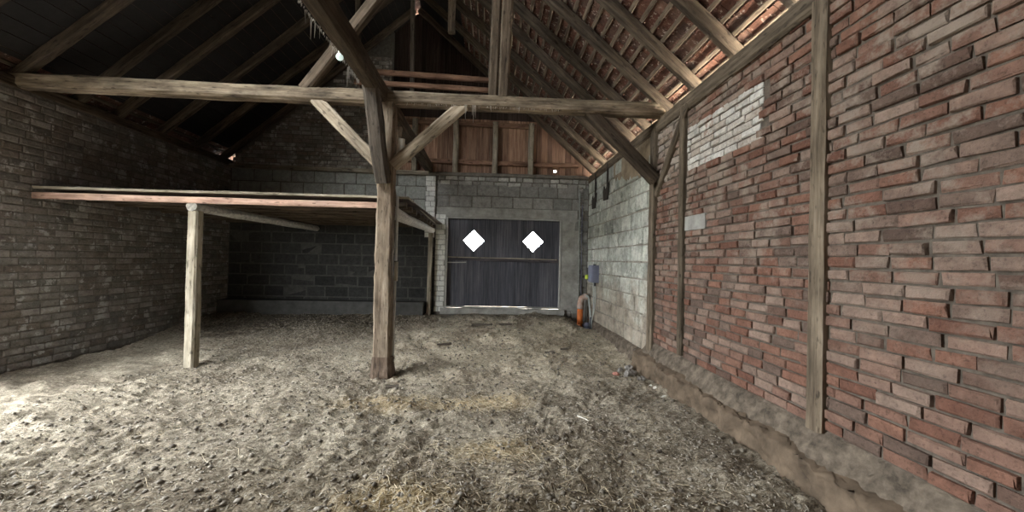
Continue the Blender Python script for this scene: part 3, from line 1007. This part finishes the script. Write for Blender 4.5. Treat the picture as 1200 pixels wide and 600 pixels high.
tag(timber('brace', (-2.44, TY - .02, 3.74), (-1.53, TY - .02, 2.84), .10, .16, M['brace'], wob=.006, seed=11, up=(0, 0, 1)),
    'pale diagonal brace left of the post, rising left to the tie beam', 'brace')
tag(timber('brace', (-1.38, TY - .03, 2.86), (-.42, TY - .03, 3.75), .10, .16, M['brace'], wob=.006, seed=12, up=(0, 0, 1)),
    'pale diagonal brace right of the post, rising right to the tie beam', 'brace')
tag(timber('brace', (-1.475, TY - .11, 2.60), (-1.56, TY - .46, 3.84), .19, .17, M['dark'], up=(0, 1, 0), wob=.012, seed=13),
    'dark thick timber leaning from the post top up to the lengthwise beam', 'brace')
tag(timber('brace', (-1.50, TY + .10, 2.78), (-1.56, TY + .95, 3.76), .14, .12, M['post'], up=(0, 1, 0), wob=.008, seed=14),
    'brace behind the post rising away towards the lengthwise beam', 'brace')
tag(timber('wooden_wedge', (-1.315, TY + .05, 2.95), (-1.27, TY - .0, 3.25), .085, .07, M['pale'], up=(0, 1, 0), wob=.004, seed=15),
    'short whitish wood piece wedged beside the post under the tie beam', 'wedge')
# truss above the tie beam
tag(timber('king_post', (.125, TY, 3.88), (.17, TY, 5.67), .15, .16, M['truss'], up=(0, 1, 0), wob=.006, seed=16),
    'upright timber standing on the tie beam below the tiled right slope', 'post')
tag(timber('upright_board', (-.025, TY + .02, 3.88), (.01, TY + .02, 5.80), .13, .10, M['truss'], up=(0, 1, 0), wob=.006, seed=17),
    'narrower timber fixed to the left side of the upright on the tie beam', 'post')
tag(timber('strut', (-2.60, TY, 3.86), (-.96, TY, 6.15), .15, .15, M['truss'], wob=.008, seed=18),
    'steep strut rising right from the tie beam behind the dark beam', 'brace')
tag(timber('strut', (1.36, TY + .02, 3.76), (2.36, TY + .02, 2.80), .14, .17, M['rafter'], wob=.008, seed=19),
    'dark diagonal strut from the tie beam down to the right wall post', 'brace')
tag(timber('hanging_timber', (-.79, 6.60, 5.62), (-.79, 6.60, roof_z(-.79) + .1), .12, .10, M['truss'], up=(0, 1, 0), wob=.004),
    'short upright timber hanging from the roof near the ridge', 'post')
# hay rail hung under the roof towards the gable
hr = empty('hay_rail', (-1.2, 7.42, 5.0), 'two reddish horizontal rails hung high up in front of the dark gable', 'rail')
timber('rail', (-2.75, 7.40, 5.25), (-.04, 7.40, 5.19), .07, .10, M['board'], parent=hr, wob=.006, seed=20)
timber('rail', (-2.75, 7.40, 5.03), (-.04, 7.40, 4.99), .07, .09, M['board'], parent=hr, wob=.006, seed=21)
timber('hanger', (-.08, 7.48, 4.90), (-.08, 7.30, 6.02), .10, .08, M['dark'], up=(0, 1, 0), parent=hr)
timber('hanger', (-2.70, 7.48, 4.90), (-2.70, 7.30, 6.90), .10, .08, M['dark'], up=(0, 1, 0), parent=hr)
timber('hanger', (-1.65, 7.48, 4.90), (-1.65, 7.30, 7.35), .08, .08, M['dark'], up=(0, 1, 0), parent=hr)

# framing of the right wall
tag(timber('wall_post', (RIGHT + .01, 5.40, .30), (RIGHT + .01, 5.37, 3.60), .15, .13, M['frame_old'], up=(1, 0, 0), wob=.010, seed=30),
    'weathered wall post between the pale blocks and the red bricks', 'post')
tag(timber('wall_stud', (RIGHT + .02, 4.545, .45), (RIGHT + .02, 4.56, 3.60), .09, .11, M['frame_old'], up=(1, 0, 0), wob=.008, seed=31),
    'slim upright stud dividing the two brick panels', 'post')
tag(timber('wall_brace', (RIGHT + .015, 5.30, 2.60), (RIGHT + .015, 4.45, 3.60), .10, .10, M['frame_old'], up=(1, 0, 0), wob=.008, seed=32),
    'thin slanting brace over the rubble at the top of the brick panel', 'brace')
for y in (2.6,):
    tag(timber('wall_post', (RIGHT + .02, y, .40), (RIGHT + .02, y, 3.60), .13, .11, M['frame_old'], up=(1, 0, 0), wob=.008),
        'upright wall post in the near brickwork, first after the slim stud', 'post')

# ================================================================== STALL (lean-to in the back left corner)
st = empty('lean_to_roof', (-3.6, 7.0, 2.4), 'low plank roof over the dark stall left of the gate', 'roof')
mb = MB()
rb = random.Random(3)
x = LEFT
while x < -1.25:
    wv = rb.uniform(.16, .24)
    b_ = min(x + wv, -1.2)
    zz = 2.425 + rb.uniform(0, .008)
    mb.box(x + .003, b_ - .003, 5.36 + rb.uniform(-.02, .02), BACK + .01, zz, zz + .022)
    x += wv
adopt(mb.build('roof_boards', M['shadeW']), st)
for i in range(9):
    y = 5.62 + i * .425
    timber('joist', (LEFT + .02, y, 2.375), (-1.27 - .012 * i, y, 2.375), .10, .085, M['rafter'], parent=st, wob=.003)
timber('fascia', (LEFT + .02, 5.335, 2.325), (-1.60, 5.335, 2.33), .028, .085, M['pink'], parent=st, wob=.006)
timber('edge_lath', (-1.20, 5.34, 2.455), (-1.34, BACK - .05, 2.43), .03, .03, M['stud'], parent=st, wob=.003)
timber('edge_lath', (LEFT + .02, 5.345, 2.437), (-1.2, 5.345, 2.45), .03, .035, M['stud'], parent=st, wob=.010)
tag(timber('log_beam', (-1.40, 5.30, 2.24), (-1.43, 9.05, 2.27), .20, .17, M['bark'], round_=True, taper=.75, wob=.012, seed=40),
    'pale round log under the stall roof running back from the post', 'log')
tag(timber('stall_post', (-1.46, 8.98, .12), (-1.45, 8.98, 2.20), .10, .10, M['stud'], up=(0, 1, 0), wob=.006, seed=41),
    'thin grey post at the back wall under the log end beside the gate', 'post')
tag(timber('log_beam', (-4.2, 5.42, 2.25), (-4.2, BACK, 2.25), .15, .13, M['bark'], round_=True, wob=.012, seed=42),
    'round log under the middle of the stall roof', 'log')
tag(timber('stall_post', (-4.2, 5.5, -.05), (-4.2, 5.5, 2.19), .14, .14, M['stud'], up=(0, 1, 0), wob=.006, seed=43),
    'square post at the open front of the stall, far left', 'post')
mb = MB()
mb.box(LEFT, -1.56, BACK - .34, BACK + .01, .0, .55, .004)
struct(mb.build('trim_1', M['shadeC']), 'low concrete kerb along the foot of the stall back wall')

# ================================================================== SMALL THINGS
# orange drain pipe with elbow
dp = empty('drain_pipe', (2.18, 8.80, .06), 'upright orange plastic drain pipe in the back right corner', 'pipe')
tube('pipe', [(2.175, 8.80, .0), (2.18, 8.80, .50)], .068, M['orange'], dp, n=20, sub=1)
tube('socket', [(2.18, 8.80, .46), (2.18, 8.80, .56)], .078, M['orangeD'], dp, n=20, sub=1)
tube('elbow', [(2.18, 8.80, .55), (2.185, 8.80, .64), (2.22, 8.80, .715), (2.30, 8.80, .75)], .068, M['orangeD'], dp, n=20)
tube('collar', [(2.285, 8.80, .745), (2.36, 8.80, .765)], .076, M['orangeD'], dp, n=20, sub=1)
tag(tube('hose', [(2.30, 8.72, .80), (2.345, 8.68, .74), (2.36, 8.62, .55), (2.365, 8.55, .32), (2.34, 8.5, .10)], .022, M['grey_hose'], n=10),
    'grey hose curving down from the orange elbow to the floor', 'hose')
tag(tube('corner_conduit', [(2.20, 9.07, .74), (2.185, 9.07, 2.2), (2.18, 9.07, 3.3)], .013, M['grey_hose'], sub=1),
    'thin grey conduit running up the back wall near the corner', 'pipe')
tag(tube('corner_conduit', [(2.26, 9.075, .74), (2.25, 9.075, 2.2), (2.25, 9.075, 3.0)], .009, M['grey_pl'], sub=1),
    'thinner dark conduit right beside the grey one in the corner', 'pipe')
bk = empty('black_pipe_stub', (2.30, 8.60, .10), 'short black pipe stub lying between orange pipe and wall', 'pipe')
tube('stub', [(2.28, 8.70, .09), (2.285, 8.52, .10)], .075, M['dark_pl'], bk, n=18, sub=1)
tube('stub_rim', [(2.285, 8.53, .10), (2.285, 8.50, .10)], .085, M['grey_pl'], bk, n=18, sub=1)

# electrical box on the pale block wall
eb = empty('electrical_box', (RIGHT - .01, 8.30, 1.12), 'grey electrical switch box on the pale block wall above the cables', 'switch box')
def rbox(name, x0, x1, y0, y1, z0, z1, mat, parent, bev=.012):
    mb = MB()
    mb.box(x0, x1, y0, y1, z0, z1)
    o_ = mb.build(name, mat)
    md = o_.modifiers.new('bevel', 'BEVEL')
    md.width = bev
    md.segments = 2
    adopt(o_, parent)
    return o_
rbox('housing', RIGHT - .15, RIGHT + .0, 8.08, 8.44, 1.13, 1.52, M['grey_pl'], eb)
rbox('cover', RIGHT - .165, RIGHT - .148, 8.10, 8.42, 1.15, 1.50, M['grey_pl'], eb, .006)
rbox('switch_module', RIGHT - .13, RIGHT - .0, 8.445, 8.66, 1.16, 1.46, M['dark_pl'], eb)
rbox('top_gland', RIGHT - .08, RIGHT - .03, 8.27, 8.33, 1.50, 1.54, M['dark_pl'], eb, .004)
tube('button', [(RIGHT - .12, 8.58, 1.24), (RIGHT - .18, 8.57, 1.24)], .055, M['yellow'], eb, n=16, sub=1)
tube('cable_gland', [(RIGHT - .06, 8.22, 1.13), (RIGHT - .06, 8.22, 1.05)], .022, M['dark_pl'], eb, n=10, sub=1)
tag(tube('cable', [(RIGHT - .06, 8.36, 1.14), (RIGHT - .04, 8.36, .8), (RIGHT - .04, 8.38, .45), (RIGHT - .06, 8.42, .2), (RIGHT - .07, 8.42, .02)], .012, M['grey_hose'], n=8),
    'left one of two cables hanging from the grey switch box', 'cable')
tag(tube('cable', [(RIGHT - .06, 8.22, 1.06), (RIGHT - .04, 8.22, .8), (RIGHT - .05, 8.26, .5), (RIGHT - .07, 8.36, .28), (RIGHT - .08, 8.38, .02)], .012, M['grey_hose'], n=8),
    'right one of two cables hanging from the grey switch box', 'cable')
tag(tube('cable_sleeve', [(RIGHT - .075, 8.40, .32), (RIGHT - .085, 8.40, .15), (RIGHT - .09, 8.40, -.02)], .034, M['dark_pl'], n=12),
    'black sleeve round the cables where they enter the floor', 'sleeve')

# iron hangers below the wall plate
def hanger(y, z0, z1, label):
    e = empty('iron_hanger', (RIGHT - .02, y, z0), label, 'hanger')
    timber('strap', (RIGHT - .025, y, z0 + .25), (RIGHT - .025, y, z1), .07, .012, M['iron'], up=(1, 0, 0), parent=e, wob=.002)
    mb = MB()
    pts = [(-.13, .0), (.03, -.02), (.06, .33), (-.0, .30), (-.03, .24), (-.08, .21), (-.11, .30), (-.15, .20)]
    n = len(pts)
    vs = [(RIGHT - .03, y - a * 1.9, z0 + b_) for a, b_ in pts] + [(RIGHT - .012, y - a * 1.9, z0 + b_) for a, b_ in pts]
    fs = [tuple(range(n)), tuple(reversed(range(n, 2 * n)))] + [(i, i + n, (i + 1) % n + n, (i + 1) % n) for i in range(n)]
    mb.add(vs, fs)
    adopt(mb.build('plate', M['iron']), e)
hanger(8.47, 2.86, 3.66, 'dark iron hanger on the pale blocks, the one nearer the back corner')
hanger(7.58, 2.92, 3.66, 'dark iron hanger on the pale blocks, the one nearer the viewer')

# lamp under the dark beam
lp = empty('lamp', (-1.68, 3.98, 3.72), 'small round white bulb on the lower edge of the dark beam', 'lamp')
def ball(name, c, r, mat, parent, sz=1.0):
    vs, fs = [], []
    n, m_ = 16, 10
    for i in range(m_ + 1):
        a = math.pi * i / m_
        for k in range(n):
            b_ = k * math.tau / n
            vs.append((c[0] + r * math.sin(a) * math.cos(b_), c[1] + r * math.sin(a) * math.sin(b_), c[2] + r * sz * math.cos(a)))
    for i in range(m_):
        for k in range(n):
            q = (k + 1) % n
            fs.append((i * n + k, (i + 1) * n + k, (i + 1) * n + q, i * n + q))
    o_ = link_mesh(name, vs, fs, mat, None, True)
    adopt(o_, parent)
    return o_
m, nt, b = new_mat('bulb_glass')
b.inputs['Base Color'].default_value = (.75, .85, .8, 1)
b.inputs['Emission Color'].default_value = (.80, 1.0, .92, 1)
b.inputs['Emission Strength'].default_value = .75
M['bulb'] = m
ball('bulb', (-1.64, 3.98, 3.70), .036, M['bulb'], lp)
tube('socket', [(-1.64, 3.98, 3.72), (-1.625, 3.97, 3.79)], .022, M['pale'], lp, n=12, sub=1)

# ================================================================== LOOSE STUFF ON THE FLOOR
rng = np.random.RandomState(11)
def strip_mesh(name, n, sampler, lmin, lmax, wd, mat, seed, lift=.006, tilt=.25):
    rs = np.random.RandomState(seed)
    cx, cy = sampler(n, rs)
    ok = (cx > LEFT + .1) & (cx < RIGHT - .30) & (cy < BACK - .1) & (cy > -.5)
    cx, cy = cx[ok], cy[ok]
    n = len(cx)
    L = lmin + (lmax - lmin) * rs.rand(n) ** 2.2
    an = rs.rand(n) * math.pi * 2
    bd = rs.normal(0, .35, n)
    W = wd * (0.6 + .8 * rs.rand(n))
    tl = rs.normal(0, tilt, n)
    P = []
    for k in (-1, 0, 1):
        a2 = an + bd * (k + 1) * .5
        x = cx + np.cos(an) * L * .5 * k + (np.cos(a2) - np.cos(an)) * L * .25
        y = cy + np.sin(an) * L * .5 * k + (np.sin(a2) - np.sin(an)) * L * .25
        z = floor_h(x, y) + lift + np.maximum(0, np.sin(tl) * L * .5 * k) + (k == 0) * L * .05
        P.append((x, y, z))
    vs = np.zeros((n, 9, 3))
    for k in range(3):
        x, y, z = P[k]
        ox, oy = -np.sin(an) * W / 2, np.cos(an) * W / 2
        vs[:, k * 3 + 0] = np.stack([x - ox, y - oy, z], -1)
        vs[:, k * 3 + 1] = np.stack([x, y, z + W * .6], -1)
        vs[:, k * 3 + 2] = np.stack([x + ox, y + oy, z], -1)
    fb = np.array([(0, 1, 4, 3), (1, 2, 5, 4), (2, 0, 3, 5), (3, 4, 7, 6), (4, 5, 8, 7), (5, 3, 6, 8)])
    fs = (fb[None] + (np.arange(n) * 9)[:, None, None]).reshape(-1, 4)
    return np_mesh(name, vs.reshape(-1, 3), fs, mat)


def isl_mat(name, cols):
    m, nt, b = new_mat(name)
    geo = nt.nodes.new('ShaderNodeNewGeometry')
    c = ramp(nt, geo.outputs['Random Per Island'], [(i / (len(cols) - 1), c_) for i, c_ in enumerate(cols)])
    nt.links.new(c, b.inputs['Base Color'])
    b.inputs['Roughness'].default_value = .8
    return m
M['straw'] = isl_mat('straw', [(.30, .24, .15), (.48, .41, .28), (.40, .33, .22), (.66, .58, .42), (.36, .31, .23)])
M['chaff'] = isl_mat('chaff', [(.22, .19, .15), (.42, .38, .31), (.33, .29, .23), (.56, .52, .44), (.28, .23, .17)])
M['clod'] = isl_mat('clod', [(.09, .075, .06), (.20, .175, .14), (.14, .12, .095), (.33, .30, .25)])


def uni(n, rs):
    y = 1.6 + (BACK - 1.8) * rs.rand(n) ** 1.5
    x = -4.6 + 7.0 * rs.rand(n)
    return x, y
def piles(n, rs):
    cs = [(-.05, 4.25, .35, .22, .22), (.12, 3.15, .30, .14, .26), (-.62, 2.45, .30, .22, .2), (-1.2, 4.0, .8, .3, .12), (.4, 2.6, .7, .35, .2)]
    k = rs.choice(len(cs), n, p=np.array([c[4] for c in cs]) / sum(c[4] for c in cs))
    c = np.array(cs)[k]
    return c[:, 0] + rs.normal(0, 1, n) * c[:, 2], c[:, 1] + rs.normal(0, 1, n) * c[:, 3]
tag(strip_mesh('scattered_straw', 1500, uni, .03, .15, .0036, M['straw'], 1), 'loose straw stalks scattered thinly over the dung floor', 'straw', kind='stuff')
tag(strip_mesh('straw_tufts', 2600, piles, .02, .11, .0034, M['straw'], 2), 'thicker yellowish straw tufts in the middle foreground', 'straw', kind='stuff')
tag(strip_mesh('chaff_litter', 30000, uni, .008, .03, .006, M['chaff'], 3, lift=.004), 'short pale chaff trodden into the dung floor', 'chaff', kind='stuff')


def clods(n, seed, rmin, rmax):
    rs = np.random.RandomState(seed)
    x, y = uni(n, rs)
    x = -4.6 + 6.8 * rs.rand(n)
    z = floor_h(x, y)
    r = rmin + (rmax - rmin) * rs.rand(n) ** 3
    oct_ = np.array([(1, 0, 0), (0, 1, 0), (-1, 0, 0), (0, -1, 0), (0, 0, .7), (0, 0, -.7)])
    vs = oct_[None] * r[:, None, None] * (0.6 + .8 * rs.rand(n, 6, 1))
    a = rs.rand(n) * 6.28
    c_, s_ = np.cos(a)[:, None], np.sin(a)[:, None]
    vs = np.stack([vs[..., 0] * c_ - vs[..., 1] * s_, vs[..., 0] * s_ + vs[..., 1] * c_, vs[..., 2]], -1)
    vs += np.stack([x, y, z + r * .25], -1)[:, None]
    fb = np.array([(0, 1, 4), (1, 2, 4), (2, 3, 4), (3, 0, 4), (1, 0, 5), (2, 1, 5), (3, 2, 5), (0, 3, 5)])
    fs = (fb[None] + (np.arange(n) * 6)[:, None, None]).reshape(-1, 3)
    return np_mesh('clods', vs.reshape(-1, 3), fs, M['clod'])
tag(clods(14000, 5, .005, .026), 'crumbs and small clods of dry dung strewn over the floor', 'clods', kind='stuff')


def stone(c, r, sq, seed, mat, name, label, group=None, cat='stone'):
    rs = random.Random(seed)
    vs, fs = [], []
    n, m_ = 9, 6
    ph = [rs.uniform(0, 6) for _ in range(4)]
    for i in range(m_ + 1):
        a = math.pi * i / m_
        for k in range(n):
            b_ = k * math.tau / n
            q = r * (1 + .22 * math.sin(2 * b_ + ph[0]) + .16 * math.sin(3 * b_ + 2 * a + ph[1]) + rs.uniform(-.06, .06) * (0 < i < m_))
            vs.append((q * math.sin(a) * math.cos(b_) * sq[0], q * math.sin(a) * math.sin(b_) * sq[1], q * math.cos(a) * sq[2]))
    for i in range(m_):
        for k in range(n):
            q = (k + 1) % n
            fs.append((i * n + k, (i + 1) * n + k, (i + 1) * n + q, i * n + q))
    o_ = link_mesh(name, vs, fs, mat)
    o_.location = (c[0], c[1], float(floor_h(c[0], c[1])) + r * sq[2] * .45)
    tag(o_, label, cat, group)
    return o_
stone((2.06, 5.28), .075, (1.2, .9, .7), 1, M['stone'], 'stone', 'largest grey stone in the rubble by the worn sill', 'stones by the worn sill')
stone((1.98, 5.45), .05, (1.1, .8, .7), 2, M['stone'], 'stone', 'small grey stone left of the largest one by the sill', 'stones by the worn sill')
stone((2.15, 5.52), .06, (1, 1, .8), 3, M['stone'], 'stone', 'rounded grey stone behind the largest one by the sill', 'stones by the worn sill')
stone((2.13, 5.05), .045, (1.2, .8, .8), 4, M['stone'], 'stone', 'grey stone just nearer than the largest one by the sill', 'stones by the worn sill')
stone((1.86, 5.30), .042, (1.3, .8, .7), 5, M['redstone'], 'brick_fragment', 'small reddish brick fragment on the floor near the worn sill', None, 'brick fragment')
stone((2.17, 4.82), .024, (1.2, .8, .8), 6, M['pale'], 'pebble', 'whitish pebble farthest along the foot of the worn sill', 'white pebbles along the sill')
stone((2.17, 4.70), .020, (1.0, .9, .8), 7, M['pale'], 'pebble', 'whitish pebble in the middle along the foot of the sill', 'white pebbles along the sill')
stone((2.18, 4.45), .026, (1.5, .8, .6), 8, M['pale'], 'pebble', 'whitish flat pebble nearest along the foot of the sill', 'white pebbles along the sill')

def stick(x, y, an, L, wd, mat, label, name='wood_chip', cat='stick'):
    dx, dy = math.cos(an) * L / 2, math.sin(an) * L / 2
    z0, z1 = float(floor_h(x - dx, y - dy)), float(floor_h(x + dx, y + dy))
    zz = max(z0, z1, float(floor_h(x, y)))
    tag(timber(name, (x - dx, y - dy, zz + .012), (x + dx, y + dy, zz + .018), wd, wd * .5, mat, wob=.004, seg=5), label, cat)
stick(-.80, 6.75, .3, .26, .05, M['dark'], 'dark flat stick on the floor right of the post')
stick(1.06, 6.36, .1, .17, .06, M['dark'], 'dark flat wood chip left of its neighbour in mid floor')
stick(1.34, 6.52, .0, .13, .05, M['dark'], 'smaller dark wood chip right of its neighbour in mid floor')
stick(-.15, 8.0, .1, .45, .06, M['dark'], 'long dark stick on the floor before the gate')
stick(.35, 8.1, -.2, .30, .06, M['dark'], 'dark lump of wood before the middle of the gate')
stick(.98, 3.75, -1.0, .16, .012, M['pale'], 'single whitish straw stem lying apart on the right of the floor', 'straw_stem', 'straw')
stick(-1.2, 4.75, .2, .16, .05, M['dark'], 'dark flat chip just in front of the post foot')

# cobwebs hanging from the dark beam and the tie beam
rs = random.Random(77)
cv = MB()
def strand(mbx, x, y, z, L, r=.003):
    a = rs.uniform(-.012, .012)
    bq = rs.uniform(-.012, .012)
    vs = []
    for k, t in enumerate((0, .5, 1)):
        rr = r * (1.3 - t)
        for q in range(3):
            an = q * math.tau / 3
            vs.append((x + a * t + rr * math.cos(an), y + bq * t + rr * math.sin(an), z - L * t))
    fs = [(i * 3 + q, i * 3 + (q + 1) % 3, (i + 1) * 3 + (q + 1) % 3, (i + 1) * 3 + q) for i in range(2) for q in range(3)]
    mbx.add(vs, fs)
for i in range(150):
    y = rs.uniform(3.2, 4.65)
    strand(cv, -1.665 + rs.uniform(-.008, .004), y, 3.755 + rs.uniform(-.01, .02), rs.uniform(.01, .04) + (rs.random() < .06) * .08, .003)
for (y, L) in ((3.42, .20), (3.5, .14), (4.28, .22), (4.3, .16)):
    strand(cv, -1.67, y, 3.75, L, .006)
tag(cv.build('cobwebs', M['cob']), 'dusty cobweb fringe hanging from the lower edge of the dark beam', 'cobweb', kind='stuff')
cv = MB()
for i in range(70):
    x = rs.uniform(-1.2, .9)
    strand(cv, x, TY - .095, 3.715, rs.uniform(.01, .05), .003)
for (x, L) in ((-.28, .24), (-.26, .18), (-.30, .14), (-.40, .2), (-.38, .12), (.35, .08), (-.05, .08)):
    strand(cv, x, TY - .1, 3.72, L, .008)
tag(cv.build('cobwebs', M['cob']), 'dusty cobweb threads hanging below the tie beam beside the right brace', 'cobweb', kind='stuff')
